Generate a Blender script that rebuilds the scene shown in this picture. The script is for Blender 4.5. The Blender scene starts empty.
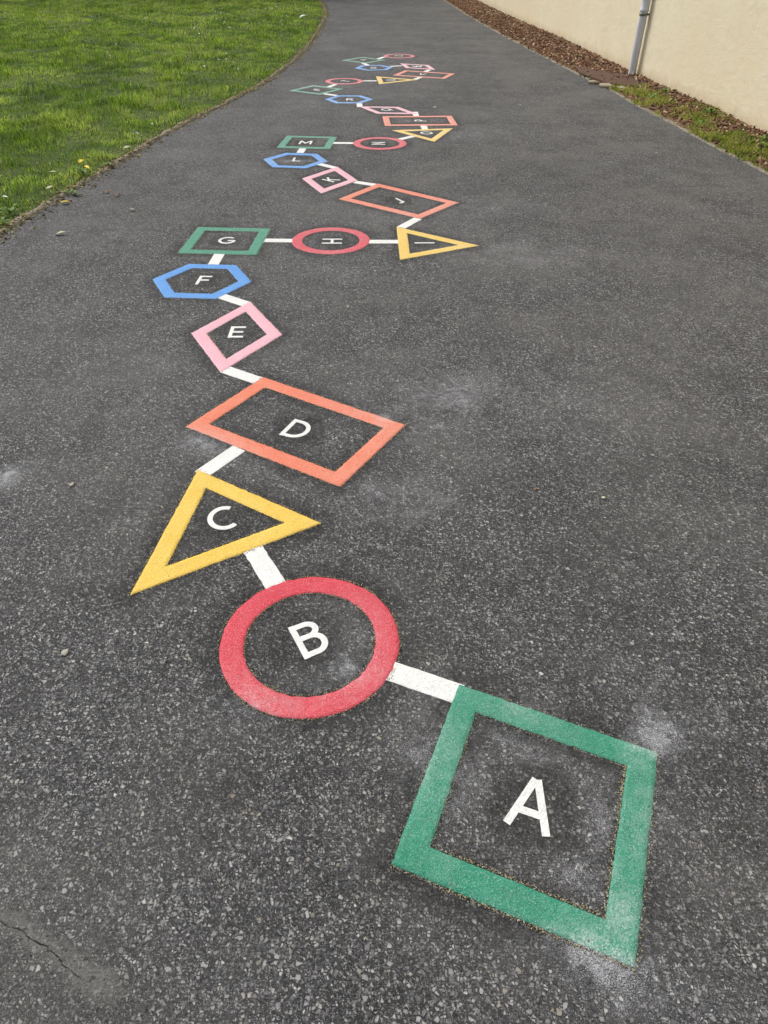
import bpy, math, random
import numpy as np
from mathutils import Vector

random.seed(7)
rng = np.random.default_rng(7)
scene = bpy.context.scene
COL = scene.collection
R = math.radians


# ------------------------------------------------------------------ helpers
def lin(r, g, b):
    f = lambda c: (c / 255 / 12.92) if c / 255 <= 0.04045 else ((c / 255 + 0.055) / 1.055) ** 2.4
    return (f(r), f(g), f(b), 1.0)


def tag(o, label=None, cat=None, group=None, kind=None):
    if label: o['label'] = label
    if cat: o['category'] = cat
    if group: o['group'] = group
    if kind: o['kind'] = kind
    return o


def empty(name, loc):
    o = bpy.data.objects.new(name, None)
    o.empty_display_size = 0.05
    o.location = loc
    COL.objects.link(o)
    return o


def link(name, me, mat=None, parent=None, loc=(0, 0, 0)):
    o = bpy.data.objects.new(name, me)
    if mat: me.materials.append(mat)
    o.location = loc
    COL.objects.link(o)
    if parent: o.parent = parent
    return o


def pymesh(name, verts, faces, smooth=False):
    me = bpy.data.meshes.new(name)
    me.from_pydata([tuple(v) for v in verts], [], faces)
    me.update()
    if smooth:
        me.polygons.foreach_set('use_smooth', [True] * len(me.polygons))
    return me


def npmesh(name, V, F, smooth=False):
    """V (n,3); F (m,k) all faces of k corners."""
    me = bpy.data.meshes.new(name)
    V = np.ascontiguousarray(V, dtype=np.float32); F = np.ascontiguousarray(F, dtype=np.int32)
    m, k = F.shape
    me.vertices.add(len(V)); me.vertices.foreach_set('co', V.ravel())
    me.loops.add(m * k); me.loops.foreach_set('vertex_index', F.ravel())
    me.polygons.add(m)
    me.polygons.foreach_set('loop_start', np.arange(0, m * k, k, dtype=np.int32))
    if smooth: me.polygons.foreach_set('use_smooth', np.ones(m, dtype=bool))
    me.update(calc_edges=True)
    return me


def colattr(me, name, C):
    a = me.color_attributes.new(name, 'FLOAT_COLOR', 'POINT')
    C4 = np.ones((len(me.vertices), 4), dtype=np.float32)
    C4[:, :C.shape[1]] = C
    a.data.foreach_set('color', C4.ravel())


def vnoise(x, y, seed=0):
    """smooth value noise in 0..1"""
    x = np.asarray(x, float); y = np.asarray(y, float)
    xi = np.floor(x).astype(np.int64); yi = np.floor(y).astype(np.int64)
    fx = x - xi; fy = y - yi
    fx = fx * fx * (3 - 2 * fx); fy = fy * fy * (3 - 2 * fy)
    def h(a, b):
        n = (a * 374761393 + b * 668265263 + seed * 974634777) & 0xffffffff
        n = ((n ^ (n >> 13)) * 1274126177) & 0xffffffff
        return ((n ^ (n >> 16)) & 0xffff) / 65535.0
    a = h(xi, yi); b = h(xi + 1, yi); c = h(xi, yi + 1); d = h(xi + 1, yi + 1)
    return (a * (1 - fx) + b * fx) * (1 - fy) + (c * (1 - fx) + d * fx) * fy


def fbm(x, y, seed=0, o=4):
    s = 0; a = 0.5; t = 0
    for i in range(o):
        s = s + a * vnoise(x * 2 ** i, y * 2 ** i, seed + i * 17); t += a; a *= 0.55
    return s / t


# ------------------------------------------------------------- materials
class NT:
    def __init__(self, name):
        self.m = bpy.data.materials.new(name); self.m.use_nodes = True
        self.t = self.m.node_tree; self.p = self.t.nodes['Principled BSDF']
        self.out = self.t.nodes['Material Output']
        tc = self.n('ShaderNodeTexCoord'); self.obj = tc.outputs['Object']

    def n(self, kind, **kw):
        x = self.t.nodes.new(kind)
        for k, v in kw.items(): setattr(x, k, v)
        return x

    def l(self, a, b): self.t.links.new(a, b)

    def set(self, node, **kw):
        for k, v in kw.items():
            k = k.replace('_', ' ')
            if hasattr(v, 'is_output'): self.l(v, node.inputs[k])
            else: node.inputs[k].default_value = v

    def noise(self, scale, detail=4, rough=0.55, vec=None, dist=0.0):
        x = self.n('ShaderNodeTexNoise'); self.set(x, Scale=scale, Detail=detail, Roughness=rough, Distortion=dist)
        self.l(vec or self.obj, x.inputs['Vector']); return x.outputs['Fac']

    def voro(self, scale, feature='F1', vec=None, rand=1.0):
        x = self.n('ShaderNodeTexVoronoi', feature=feature); self.set(x, Scale=scale, Randomness=rand)
        self.l(vec or self.obj, x.inputs['Vector']); return x

    def ramp(self, fac, stops, interp='LINEAR'):
        x = self.n('ShaderNodeValToRGB'); e = x.color_ramp.elements; x.color_ramp.interpolation = interp
        while len(e) < len(stops): e.new(0.5)
        for i, (p, c) in enumerate(stops):
            e[i].position = p
            e[i].color = (c, c, c, 1) if isinstance(c, (int, float)) else c
        self.l(fac, x.inputs['Fac']); return x.outputs['Color']

    def mix(self, fac, a, b, mode='MIX'):
        x = self.n('ShaderNodeMix', data_type='RGBA', blend_type=mode)
        for s, v in ((x.inputs[0], fac), (x.inputs[6], a), (x.inputs[7], b)):
            if hasattr(v, 'is_output'): self.l(v, s)
            else: s.default_value = v
        return x.outputs[2]

    def math(self, op, a, b=0.0, clamp=False):
        x = self.n('ShaderNodeMath', operation=op, use_clamp=clamp)
        for s, v in ((x.inputs[0], a), (x.inputs[1], b)):
            if hasattr(v, 'is_output'): self.l(v, s)
            else: s.default_value = v
        return x.outputs[0]

    def bump(self, h, strength, dist, normal=None):
        x = self.n('ShaderNodeBump'); self.set(x, Strength=strength, Distance=dist); self.l(h, x.inputs['Height'])
        if normal: self.l(normal, x.inputs['Normal'])
        return x.outputs['Normal']

    def attr(self, name):
        x = self.n('ShaderNodeVertexColor'); x.layer_name = name
        s = self.n('ShaderNodeSeparateColor'); self.l(x.outputs['Color'], s.inputs[0])
        return x.outputs['Color'], s.outputs


def stone_field(k):
    """broken aggregate: packed angular chips in three sizes -> (mask, tone) each"""
    warp = k.n('ShaderNodeTexNoise'); k.set(warp, Scale=120.0, Detail=2.0); k.l(k.obj, warp.inputs['Vector'])
    vadd = k.n('ShaderNodeMixRGB', blend_type='LINEAR_LIGHT'); vadd.inputs[0].default_value = 0.0022
    k.l(k.obj, vadd.inputs[1]); k.l(warp.outputs['Color'], vadd.inputs[2]); vec = vadd.outputs[0]
    def cells(scale, present, gap):
        a = k.voro(scale, vec=vec); a.voronoi_dimensions = '2D'
        e = k.voro(scale, 'DISTANCE_TO_EDGE', vec=vec); e.voronoi_dimensions = '2D'
        s = k.n('ShaderNodeSeparateColor'); k.l(a.outputs['Color'], s.inputs[0])
        inner = k.math('MULTIPLY', k.math('SUBTRACT', e.outputs['Distance'], gap), 9.0, True)
        here = k.math('MULTIPLY', k.math('SUBTRACT', present, s.outputs[0]), 12.0, True)
        m = k.math('MULTIPLY', inner, here)
        tilt = k.n('ShaderNodeVectorMath', operation='SUBTRACT'); k.l(a.outputs['Color'], tilt.inputs[0]); tilt.inputs[1].default_value = (.5, .5, .5)
        sc_ = k.n('ShaderNodeVectorMath', operation='SCALE'); k.l(tilt.outputs[0], sc_.inputs[0]); k.l(m, sc_.inputs['Scale'])
        k.tilts = getattr(k, 'tilts', []) + [sc_.outputs[0]]
        return m, s.outputs[1]
    return cells(92.0, 0.34, 0.12), cells(165.0, 0.58, 0.08), cells(330.0, 0.85, 0.06)


def asphalt_mat():
    k = NT('asphalt')
    (ma, ta), (mb, tb), (mc, tc_) = stone_field(k)
    _, st = k.attr('stain')
    scorch, dust, seam = st[0], st[1], st[2]  # scorch channel also holds damp streaks and the darker far stretch
    big = k.noise(0.55, 5, 0.6); mid = k.noise(4.5, 6, 0.65); wear = k.noise(1.3, 5, 0.6)
    binder = k.ramp(big, [(0.30, lin(30, 30, 32)), (0.72, lin(47, 47, 49))])
    binder = k.mix(k.math('MULTIPLY', mid, 0.5), binder, lin(40, 40, 40))
    tone_f = k.ramp(tc_, [(0.0, lin(50, 50, 52)), (0.6, lin(96, 96, 98)), (1.0, lin(150, 151, 152))])
    tone_m = k.ramp(tb, [(0.0, lin(54, 54, 56)), (0.5, lin(104, 104, 106)), (0.88, lin(152, 152, 152)), (0.975, lin(186, 185, 183)), (1.0, lin(150, 142, 126))])
    tone_c = k.ramp(ta, [(0.0, lin(68, 68, 70)), (0.5, lin(120, 120, 121)), (0.88, lin(168, 168, 167)), (0.96, lin(142, 134, 120)), (1.0, lin(202, 201, 198))])
    col = k.mix(k.math('MULTIPLY', mc, 0.85), binder, tone_f)
    col = k.mix(k.math('MULTIPLY', mb, 0.92), col, tone_m)
    col = k.mix(k.math('MULTIPLY', ma, 0.95), col, tone_c)
    # worn / tarry patches, mottled
    col = k.mix(k.math('MULTIPLY', k.ramp(wear, [(0.44, 0.0), (0.62, 1.0)]), 0.34), col, lin(122, 121, 118))
    col = k.mix(k.math('MULTIPLY', k.ramp(mid, [(0.48, 0.0), (0.66, 1.0)]), 0.30), col, lin(40, 39, 38))
    col = k.mix(k.math('MULTIPLY', scorch, k.ramp(k.noise(38.0, 5, 0.7), [(0.36, 0.30), (0.60, 0.85)]), True), col, lin(25, 25, 26))
    # pale bead dust: single grains, thicker where more was spilt
    g1 = k.noise(420.0, 3, 0.8); g2 = k.noise(26.0, 6, 0.72, None, 0.6)
    lvl = k.math('ADD', k.math('MULTIPLY', dust, 0.20), k.math('MULTIPLY', g2, 0.42))
    gm = k.math('MULTIPLY', k.math('ADD', k.math('SUBTRACT', g1, 0.80), lvl), 9.0, True)
    gm = k.math('MULTIPLY', gm, k.math('MULTIPLY', dust, 1.9, True))
    dm = k.math('MAXIMUM', k.math('MULTIPLY', gm, 0.85), k.math('MULTIPLY', dust, k.ramp(g2, [(0.35, 0.08), (0.65, 0.19)])))
    col = k.mix(dm, col, lin(196, 198, 203))
    seamc = k.ramp(k.noise(240, 3, 0.7), [(0.3, lin(78, 78, 76)), (0.7, lin(128, 127, 123))])
    col = k.mix(k.math('MULTIPLY', seam, k.ramp(k.noise(90.0, 4, 0.7), [(0.36, 0.40), (0.58, 0.95)])), col, seamc)
    k.set(k.p, Base_Color=col, Roughness=k.ramp(big, [(0.3, 0.70), (0.7, 0.85)]))
    k.p.inputs['Specular IOR Level'].default_value = 0.45
    h = k.math('MULTIPLY', ma, 1.0)
    h = k.math('MAXIMUM', h, k.math('MULTIPLY', mb, 0.75))
    h = k.math('MAXIMUM', h, k.math('MULTIPLY', mc, 0.45))
    h = k.math('MULTIPLY', h, k.math('SUBTRACT', 1.0, k.math('MULTIPLY', seam, 0.75)))
    h = k.math('ADD', h, k.math('MULTIPLY', k.noise(520.0, 2, 0.6), 0.35))
    # every chip lies at its own angle
    geo = k.n('ShaderNodeNewGeometry'); acc = geo.outputs['Normal']
    for t_, f_ in zip(k.tilts, (1.5, 1.4, 0.9)):
        sc_ = k.n('ShaderNodeVectorMath', operation='SCALE'); k.l(t_, sc_.inputs[0]); sc_.inputs['Scale'].default_value = f_
        ad = k.n('ShaderNodeVectorMath', operation='ADD'); k.l(acc, ad.inputs[0]); k.l(sc_.outputs[0], ad.inputs[1]); acc = ad.outputs[0]
    nn = k.n('ShaderNodeVectorMath', operation='NORMALIZE'); k.l(acc, nn.inputs[0])
    k.l(k.bump(h, 1.0, 0.0055, nn.outputs[0]), k.p.inputs['Normal'])
    return k.m


def paint_mat(name, c, c2, WEAR=0.4, ROUGH=1.0):
    """thermoplastic: stones press through it, glass beads speckle it, pale worn dust, painted far sheen"""
    k = NT(name)
    (ma, ta), (mb, tb), (mc, tc_) = stone_field(k)
    _, st = k.attr('stain'); dust = st[1]  # bead dust, plus the sheen painted onto far outlines
    big = k.noise(9.0, 4, 0.6)
    col = k.mix(k.ramp(big, [(0.35, 0.0), (0.7, 1.0)]), c, c2)
    fine = k.noise(420.0, 2, 0.7)
    col = k.mix(k.math('MULTIPLY', k.ramp(fine, [(0.36, 1.0), (0.54, 0.0)]), 0.62 * ROUGH), col,
                (c[0] * 0.45, c[1] * 0.45, c[2] * 0.45, 1))
    spk = k.voro(480.0); s = k.n('ShaderNodeSeparateColor'); k.l(spk.outputs['Color'], s.inputs[0])
    bead = k.math('MULTIPLY', k.math('GREATER_THAN', s.outputs[0], 0.76), k.math('LESS_THAN', spk.outputs['Distance'], 0.42))
    col = k.mix(k.math('MULTIPLY', bead, 0.34), col, lin(225, 235, 232))
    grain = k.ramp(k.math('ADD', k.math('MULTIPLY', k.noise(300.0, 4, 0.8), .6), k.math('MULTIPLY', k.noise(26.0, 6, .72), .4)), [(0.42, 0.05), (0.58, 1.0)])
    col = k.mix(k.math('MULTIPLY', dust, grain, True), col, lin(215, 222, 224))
    # tops of stones worn bare, more in some places than others
    bare = k.math('MULTIPLY', k.math('GREATER_THAN', ta, 0.80), ma); worn = k.ramp(k.noise(14.0, 4, 0.65), [(0.46, 0.0), (0.66, 1.0)])
    col = k.mix(k.math('MULTIPLY', k.math('MULTIPLY', bare, worn), WEAR), col, lin(120, 118, 114))
    low = k.math('MULTIPLY', k.math('SUBTRACT', 1.0, k.math('MAXIMUM', k.math('MAXIMUM', ma, mb), mc)), 0.30 * ROUGH)
    col = k.mix(low, col, (c[0] * .5, c[1] * .5, c[2] * .5, 1))
    pit = k.voro(46.0); s2 = k.n('ShaderNodeSeparateColor'); k.l(pit.outputs['Color'], s2.inputs[0])
    hole = k.math('MULTIPLY', k.math('GREATER_THAN', s2.outputs[0], 0.93), k.math('LESS_THAN', pit.outputs['Distance'], 0.10))
    col = k.mix(k.math('MULTIPLY', hole, 0.8), col, lin(60, 58, 56))
    k.set(k.p, Base_Color=col, Roughness=0.5)
    k.p.inputs['Specular IOR Level'].default_value = 0.4
    h = k.math('MAXIMUM', k.math('MULTIPLY', ma, 0.8), k.math('MULTIPLY', mb, 0.55))
    h = k.math('ADD', h, k.math('MULTIPLY', fine, 0.7))
    k.l(k.bump(h, 0.85, 0.0022), k.p.inputs['Normal'])
    return k.m


def simple(name, c, rough=0.8, var=0.25, scale=30, bump=0.0, spec=0.3):
    k = NT(name)
    f = k.noise(scale, 4, 0.6)
    d = (c[0] * (1 - var), c[1] * (1 - var), c[2] * (1 - var), 1); u = tuple(min(1, x * (1 + var)) for x in c[:3]) + (1,)
    k.set(k.p, Base_Color=k.ramp(f, [(0.3, d), (0.7, u)]), Roughness=rough)
    k.p.inputs['Specular IOR Level'].default_value = spec
    if bump: k.l(k.bump(f, 0.7, bump), k.p.inputs['Normal'])
    return k.m


def attr_mat(name, rough=0.8, transl=0.0, spec=0.25):
    """colour of each blade / chip / grain comes from its own attribute"""
    k = NT(name)
    c, _ = k.attr('tint')
    k.set(k.p, Base_Color=c, Roughness=rough); k.p.inputs['Specular IOR Level'].default_value = spec
    if transl:
        t = k.n('ShaderNodeBsdfTranslucent'); k.l(c, t.inputs['Color'])
        m = k.n('ShaderNodeMixShader'); m.inputs[0].default_value = transl
        k.l(k.p.outputs[0], m.inputs[1]); k.l(t.outputs[0], m.inputs[2]); k.l(m.outputs[0], k.out.inputs['Surface'])
    return k.m


def wall_mat():
    k = NT('cream_render')
    mp = k.n('ShaderNodeMapping'); mp.inputs['Scale'].default_value = (1.0, 0.5, 1.3); k.l(k.obj, mp.inputs['Vector'])
    sm = k.noise(7.0, 5, 0.62, mp.outputs[0], 1.2); fine = k.noise(95.0, 4, 0.65); big = k.noise(0.8, 4, 0.55)
    col = k.ramp(sm, [(0.28, lin(231, 219, 187)), (0.5, lin(236, 226, 197)), (0.75, lin(239, 231, 206))])
    col = k.mix(k.math('MULTIPLY', k.ramp(big, [(0.35, 0.0), (0.7, 1.0)]), 0.6), col, lin(229, 215, 180))
    geo = k.n('ShaderNodeNewGeometry'); sp = k.n('ShaderNodeSeparateXYZ'); k.l(geo.outputs['Position'], sp.inputs[0])
    splash = k.ramp(k.math('ADD', sp.outputs[2], k.math('MULTIPLY', k.noise(6.0, 4, 0.6), 0.16)), [(0.10, 1.0), (0.24, 0.0)])
    col = k.mix(k.math('MULTIPLY', splash, 0.45), col, lin(168, 138, 96))
    k.set(k.p, Base_Color=col, Roughness=0.9); k.p.inputs['Specular IOR Level'].default_value = 0.2
    h = k.math('ADD', k.math('MULTIPLY', sm, 0.9), k.math('MULTIPLY', fine, 0.7))
    k.l(k.bump(h, 0.55, 0.012), k.p.inputs['Normal'])
    return k.m


M = dict(
    asphalt=asphalt_mat(),
    green=paint_mat('green_thermoplastic', lin(26, 138, 106), lin(46, 153, 123)),
    red=paint_mat('red_thermoplastic', lin(218, 54, 74), lin(228, 74, 92)),
    yellow=paint_mat('yellow_thermoplastic', lin(247, 203, 72), lin(250, 212, 96)),
    orange=paint_mat('orange_thermoplastic', lin(240, 122, 84), lin(244, 140, 106)),
    pink=paint_mat('pink_thermoplastic', lin(250, 182, 198), lin(252, 196, 209)),
    blue=paint_mat('blue_thermoplastic', lin(70, 150, 232), lin(90, 168, 242)),
    white=paint_mat('white_thermoplastic', lin(233, 233, 230), lin(240, 240, 238), 0.3, 0.35),
    wall=wall_mat(),
    soil=simple('bed_soil', lin(104, 82, 60), 0.95, 0.4, 40, 0.01),
    lawn_soil=simple('lawn_ground', lin(62, 78, 34), 0.95, 0.4, 6, 0.02),
    kerb=simple('dirty_kerb', lin(128, 121, 106), 0.95, 0.5, 40, 0.012),
    slab=simple('rusty_slab', lin(88, 66, 54), 0.9, 0.35, 34, 0.010),
    stone=simple('pale_stone', lin(158, 148, 128), 0.9, 0.25, 30, 0.004),
    pipe=simple('grey_plastic', lin(208, 213, 224), 0.5, 0.05, 5, 0.0, 0.4),
    metal=simple('clip_metal', lin(112, 108, 104), 0.5, 0.2, 30),
    pebble=simple('pale_pebble', lin(168, 164, 152), 0.85, 0.15, 60),
    yleaf=simple('yellow_leaf', lin(232, 206, 52), 0.6, 0.2, 30),
    bleaf=simple('brown_leaf', lin(142, 104, 66), 0.7, 0.3, 30),
    pleaf=simple('pale_leaf', lin(196, 198, 160), 0.6, 0.15, 30),
    gleaf=simple('weed_leaf', lin(92, 122, 44), 0.6, 0.3, 40),
    petal=simple('white_petal', lin(240, 240, 236), 0.7, 0.04, 30),
    crack=simple('crack_tar', lin(34, 33, 31), 0.9, 0.2, 60),
    blade=attr_mat('grass_blade', 0.5, 0.45, 0.4),
    chip=attr_mat('chip', 0.85), grit=attr_mat('grit', 0.7),
)

# --------------------------------------------------- layout curves (metres)
LEFT = [(-2.75, -8), (-2.66, 0), (-2.58, 3.2), (-2.50, 4.58), (-2.43, 5.26), (-2.32, 6.07), (-2.19, 7.1), (-2.04, 8.11), (-1.81, 9.21),
        (-1.60, 10.38), (-1.43, 12.12), (-1.33, 14.47), (-1.34, 16.85), (-1.41, 20.08), (-1.66, 22.93), (-1.95, 24.66), (-3.0, 28.5), (-5.5, 34), (-9, 40), (-14, 46)]
RIGHT = [(3.3, -8), (3.25, 0), (3.2, 5), (3.15, 6.18), (3.05, 7.22), (2.97, 8.14), (2.86, 9.32), (2.80, 10.33), (2.62, 11.79), (2.47, 13.3),
         (2.16, 16.67), (1.89, 20.27), (1.67, 24.19), (1.45, 28), (0.9, 36), (0.3, 46)]
def curve(P, y):
    P = np.array(P); return np.interp(y, P[:, 1], P[:, 0])
left_x = lambda y: curve(LEFT, y) + 0.02 * (vnoise(np.asarray(y) * 2.3, 0.5, 3) - 0.5)
right_x = lambda y: curve(RIGHT, y) + 0.04 * (vnoise(np.asarray(y) * 2.1, 7.5, 4) - 0.5)
wall_x = lambda y: 3.70 - 0.07 * (np.asarray(y) - 7.6)

# ---------------------------------------------------------- shape geometry
def pose(T, x, y, deg):
    c, s = math.cos(R(deg)), math.sin(R(deg))
    return [(x + c * a - s * b, y + s * a + c * b) for a, b in T]
def ngon(n, rad, a0): return [(rad * math.cos(R(a0 - 360 * i / n)), rad * math.sin(R(a0 - 360 * i / n))) for i in range(n)]
SQ = [(-.245, .245), (.245, .245), (.245, -.245), (-.245, -.245)]
RE = [(-.375, -.242), (-.375, .242), (.375, .242), (.375, -.242)]
TR = ngon(3, 0.362, 90)
HX = ngon(6, 0.285, 120)
RH = [(-.225, 0), (0, .39), (.225, 0), (0, -.39)]
CI = ngon(112, 0.25, 0)
W_ = 0.064
# letter, kind, colour, outer outline, letter centre, letter turn
SHAPES = [
    ('A', 'square', 'green', [(0.202, 1.114), (0.669, 0.918), (0.489, 0.461), (0.021, 0.652)], (0.342, 0.787), -20),
    ('B', 'circle', 'red', pose(CI, -0.206, 1.258, 0), (-0.208, 1.268), 27.7),
    ('C', 'triangle', 'yellow', [(-0.689, 2.06), (-0.212, 1.763), (-0.761, 1.429)], (-0.549, 1.786), 21),
    ('D', 'rectangle', 'orange', [(-0.798, 2.35), (-0.542, 2.755), (0.084, 2.372), (-0.158, 1.964)], (-0.347, 2.335), -24),
    ('E', 'diamond', 'pink', pose(RH, -0.733, 3.187, -1.1), (-0.736, 3.209), 1),
    ('F', 'hexagon', 'blue', pose(HX, -1.044, 3.866, -2.9), (-1.035, 3.872), -2),
    ('G', 'square', 'green', pose(SQ, -1.026, 4.533, -2.7), (-1.022, 4.535), -1.5),
    ('H', 'circle', 'red', pose(CI, -0.352, 4.547, 0), (-0.343, 4.53), 91),
    ('I', 'triangle', 'yellow', [(0.075, 4.817), (0.594, 4.463), (0.089, 4.208)], (0.25, 4.508), 91),
    ('J', 'rectangle', 'orange', [(-0.35, 5.444), (-0.063, 5.859), (0.536, 5.371), (0.24, 4.996)], (0.093, 5.407), 31),
    ('K', 'diamond', 'pink', pose(RH, -0.450, 5.971, -5.8), (-0.44, 5.965), 52),
    ('L', 'hexagon', 'blue', pose(HX, -0.785, 6.567, -6.5), (-0.777, 6.598), -1),
    ('M', 'square', 'green', pose(SQ, -0.739, 7.242, -4.7), (-0.757, 7.23), -3),
    ('N', 'circle', 'red', pose(CI, -0.057, 7.214, 0), (-0.072, 7.21), 90),
    ('O', 'triangle', 'yellow', pose(TR, 0.397, 7.645, 69.6), (0.40, 7.66), 69),
    ('P', 'rectangle', 'orange', pose(RE, 0.348, 8.236, 3.4), (0.36, 8.25), 92),
    ('Q', 'diamond', 'pink', pose(RH, 0.017, 8.785, 58), (0.0, 8.82), 30),
    ('R', 'hexagon', 'blue', pose(HX, -0.442, 9.420, 0.9), (-0.43, 9.41), 0),
    ('S', 'square', 'green', pose(SQ, -0.877, 10.045, 57.1), (-0.878, 10.05), 10),
    ('T', 'circle', 'red', pose(CI, -0.559, 10.705, 0), (-0.54, 10.715), 55),
    ('U', 'triangle', 'yellow', pose(TR, 0.061, 10.817, 34.5), (0.062, 10.825), 90),
    ('V', 'rectangle', 'orange', pose(RE, 0.525, 11.303, -21), (0.50, 11.33), -20),
    ('W', 'diamond', 'pink', pose(RH, 0.455, 12.040, 40), (0.457, 12.044), 10),
    ('X', 'hexagon', 'blue', pose(HX, -0.183, 11.898, 12), (-0.19, 11.88), 0),
    ('Y', 'square', 'green', pose(SQ, -0.351, 12.664, 50.6), (-0.36, 12.69), 0),
    ('Z', 'circle', 'red', pose(CI, 0.201, 13.143, 0), (0.195, 13.16), 90),
]
LINKS = [
    ('A', 'B', 0.204, 1.082, 0.012, 1.161), ('B', 'C', -0.326, 1.470, -0.426, 1.641), ('C', 'D', -0.672, 2.034, -0.560, 2.202),
    ('D', 'E', -0.562, 2.727, -0.728, 2.828), ('E', 'F', -0.742, 3.545, -0.905, 3.659), ('F', 'G', -1.028, 4.103, -1.023, 4.291),
    ('G', 'H', -0.791, 4.540, -0.596, 4.537), ('H', 'I', -0.109, 4.526, 0.084, 4.529), ('I', 'J', 0.104, 4.806, 0.224, 5.00),
    ('J', 'K', -0.088, 5.824, -0.245, 5.903), ('K', 'L', -0.428, 6.328, -0.580, 6.460), ('L', 'M', -0.773, 6.832, -0.760, 7.018),
    ('M', 'N', -0.498, 7.220, -0.309, 7.216), ('N', 'O', 0.115, 7.367, 0.261, 7.512), ('O', 'P', 0.393, 7.812, 0.381, 8.044),
    ('P', 'Q', 0.325, 8.472, 0.315, 8.700), ('Q', 'R', -0.300, 8.955, -0.311, 9.170), ('R', 'S', -0.604, 9.662, -0.765, 9.780),
    ('S', 'T', -0.742, 10.243, -0.663, 10.455), ('T', 'U', -0.315, 10.736, -0.130, 10.752), ('U', 'V', 0.385, 10.885, 0.477, 11.10),
    ('V', 'W', 0.538, 11.515, 0.615, 11.73), ('W', 'X', 0.225, 12.110, 0.055, 12.035), ('X', 'Y', -0.273, 12.120, -0.352, 12.360),
    ('Y', 'Z', -0.145, 12.783, -0.040, 13.03),
]

def inset(P, d):
    P = [Vector(p) for p in P]; n = len(P); out = []
    for i in range(n):
        a = (P[i] - P[i - 1]).normalized(); b = (P[(i + 1) % n] - P[i]).normalized()
        na = Vector((a.y, -a.x)); nb = Vector((b.y, -b.x))        # clockwise outline: inside is to the right
        m = (na + nb); m = m / m.dot(na) if m.length > 1e-6 else na
        out.append(P[i] + m * d)
    return [tuple(p) for p in out]

# ------------------------------------------ stains and darker stretches on the ground
DUST = [  # x, y, rx, ry, turn, strength: bead dust spilled and swept beside the pieces
    (0.668, 0.938, .035, .030, 20, 1.0), (0.69, 0.99, .05, .07, 15, .55), (0.42, 0.478, .075, .022, -20, 1.0), (0.36, .50, .10, .03, -22, .45),
    (0.50, 0.555, .045, .06, 0, .55), (0.60, .72, .035, .14, -20, .40), (0.09, 0.92, .05, .10, -20, .40), (0.34, 1.06, .12, .04, -22, .30), (0.45, 0.60, .08, .07, 0, .25),
    (-0.10, 1.165, .080, .060, 30, .42), (-0.06, 1.26, .05, .10, 0, .28), (-0.33, 1.05, .09, .05, -25, .35),
    (-0.03, 1.94, .11, .06, -20, .60), (0.05, 2.02, .14, .09, -20, .25), (-0.70, 2.235, .12, .05, -30, .60), (-0.60, 2.16, .10, .05, -30, .40),
    (0.33, 0.93, .11, .022, -22, .50), (0.20, .83, .022, .11, -22, .50), (0.38, .635, .12, .022, -22, .50), (0.50, .76, .022, .10, -22, .40), (0.68, 1.10, .09, .16, 15, .34), (0.80, 1.0, .14, .10, 0, .26), (0.45, .44, .16, .05, -20, .45),
    (0.28, 2.58, .40, .32, 20, .46), (0.62, 2.62, .6, .4, 0, .28), (0.85, 4.35, .5, .35, 0, .38), (0.72, 5.25, .5, .3, 0, .34), (-0.05, 5.0, .5, .3, 0, .28), (0.9, 7.7, .6, .3, 0, .36), (0.1, 1.9, .18, .12, 0, .45), (1.2, 8.6, .8, .5, 0, .2), (-1.0, 2.9, .3, .3, 0, .14),
    (0.15, 2.47, .26, .22, 0, .36), (0.02, 2.40, .06, .08, 0, .5), (-0.50, 3.50, .22, .26, 0, .20), (-0.24, 4.02, .24, .18, 0, .30), (-0.25, 4.25, .2, .08, 0, .3),
    (0.62, 4.25, .28, .20, -20, .36), (0.60, 4.95, .4, .22, 20, .24), (-0.42, 5.6, .3, .2, 0, .16), (-1.385, 2.005, .045, .055, 0, .9), (-1.36, 1.97, .07, .04, 30, .4),
    (-0.78, 6.53, .20, .06, 0, .5), (0.37, 8.24, .30, .09, 3, .42), (0.0, 8.80, .16, .10, 20, .3), (-0.85, 8.95, .5, .18, 25, .32), (-0.9, 10.3, .5, .4, 0, .22), (-.44, 9.4, .14, .1, 0, .25),
    (-0.55, 12.6, .5, .45, 0, .22), (-0.05, 13.4, .6, .4, 0, .18), (0.8, 3.05, .55, .5, 0, .13), (1.35, 3.3, .6, .6, 0, .12), (0.45, 12.05, .14, .12, 0, .3), (0.3, 9.6, .7, .5, 0, .12),
    (1.0, 1.75, .35, .3, 0, .08), (0.65, 1.4, .3, .3, 0, .10), (-0.8, .95, .3, .2, 0, .06),
]
def dust_at(x, y):
    d = np.zeros_like(x)
    wob = np.clip(0.05 + 1.7 * fbm(x * 9, y * 9, 5, 5), 0, 1.3)
    for cx, cy, rx, ry, t, s in DUST:
        c, q = math.cos(R(t)), math.sin(R(t))
        u = ((x - cx) * c + (y - cy) * q) / (rx + .02); v = (-(x - cx) * q + (y - cy) * c) / (ry + .02)
        r2 = (u * u + v * v) ** .75
        d = np.maximum(d, s * np.exp(-r2 * 0.80))
    return np.clip(d * wob, 0, 1)

def seg_dist(x, y, P, closed=True):
    best = np.full(x.shape, 9.0); n = len(P)
    for i in range(n if closed else n - 1):
        ax, ay = P[i]; bx, by = P[(i + 1) % n]; dx, dy = bx - ax, by - ay
        t = np.clip(((x - ax) * dx + (y - ay) * dy) / (dx * dx + dy * dy), 0, 1)
        best = np.minimum(best, np.hypot(x - ax - t * dx, y - ay - t * dy))
    return best

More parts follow.
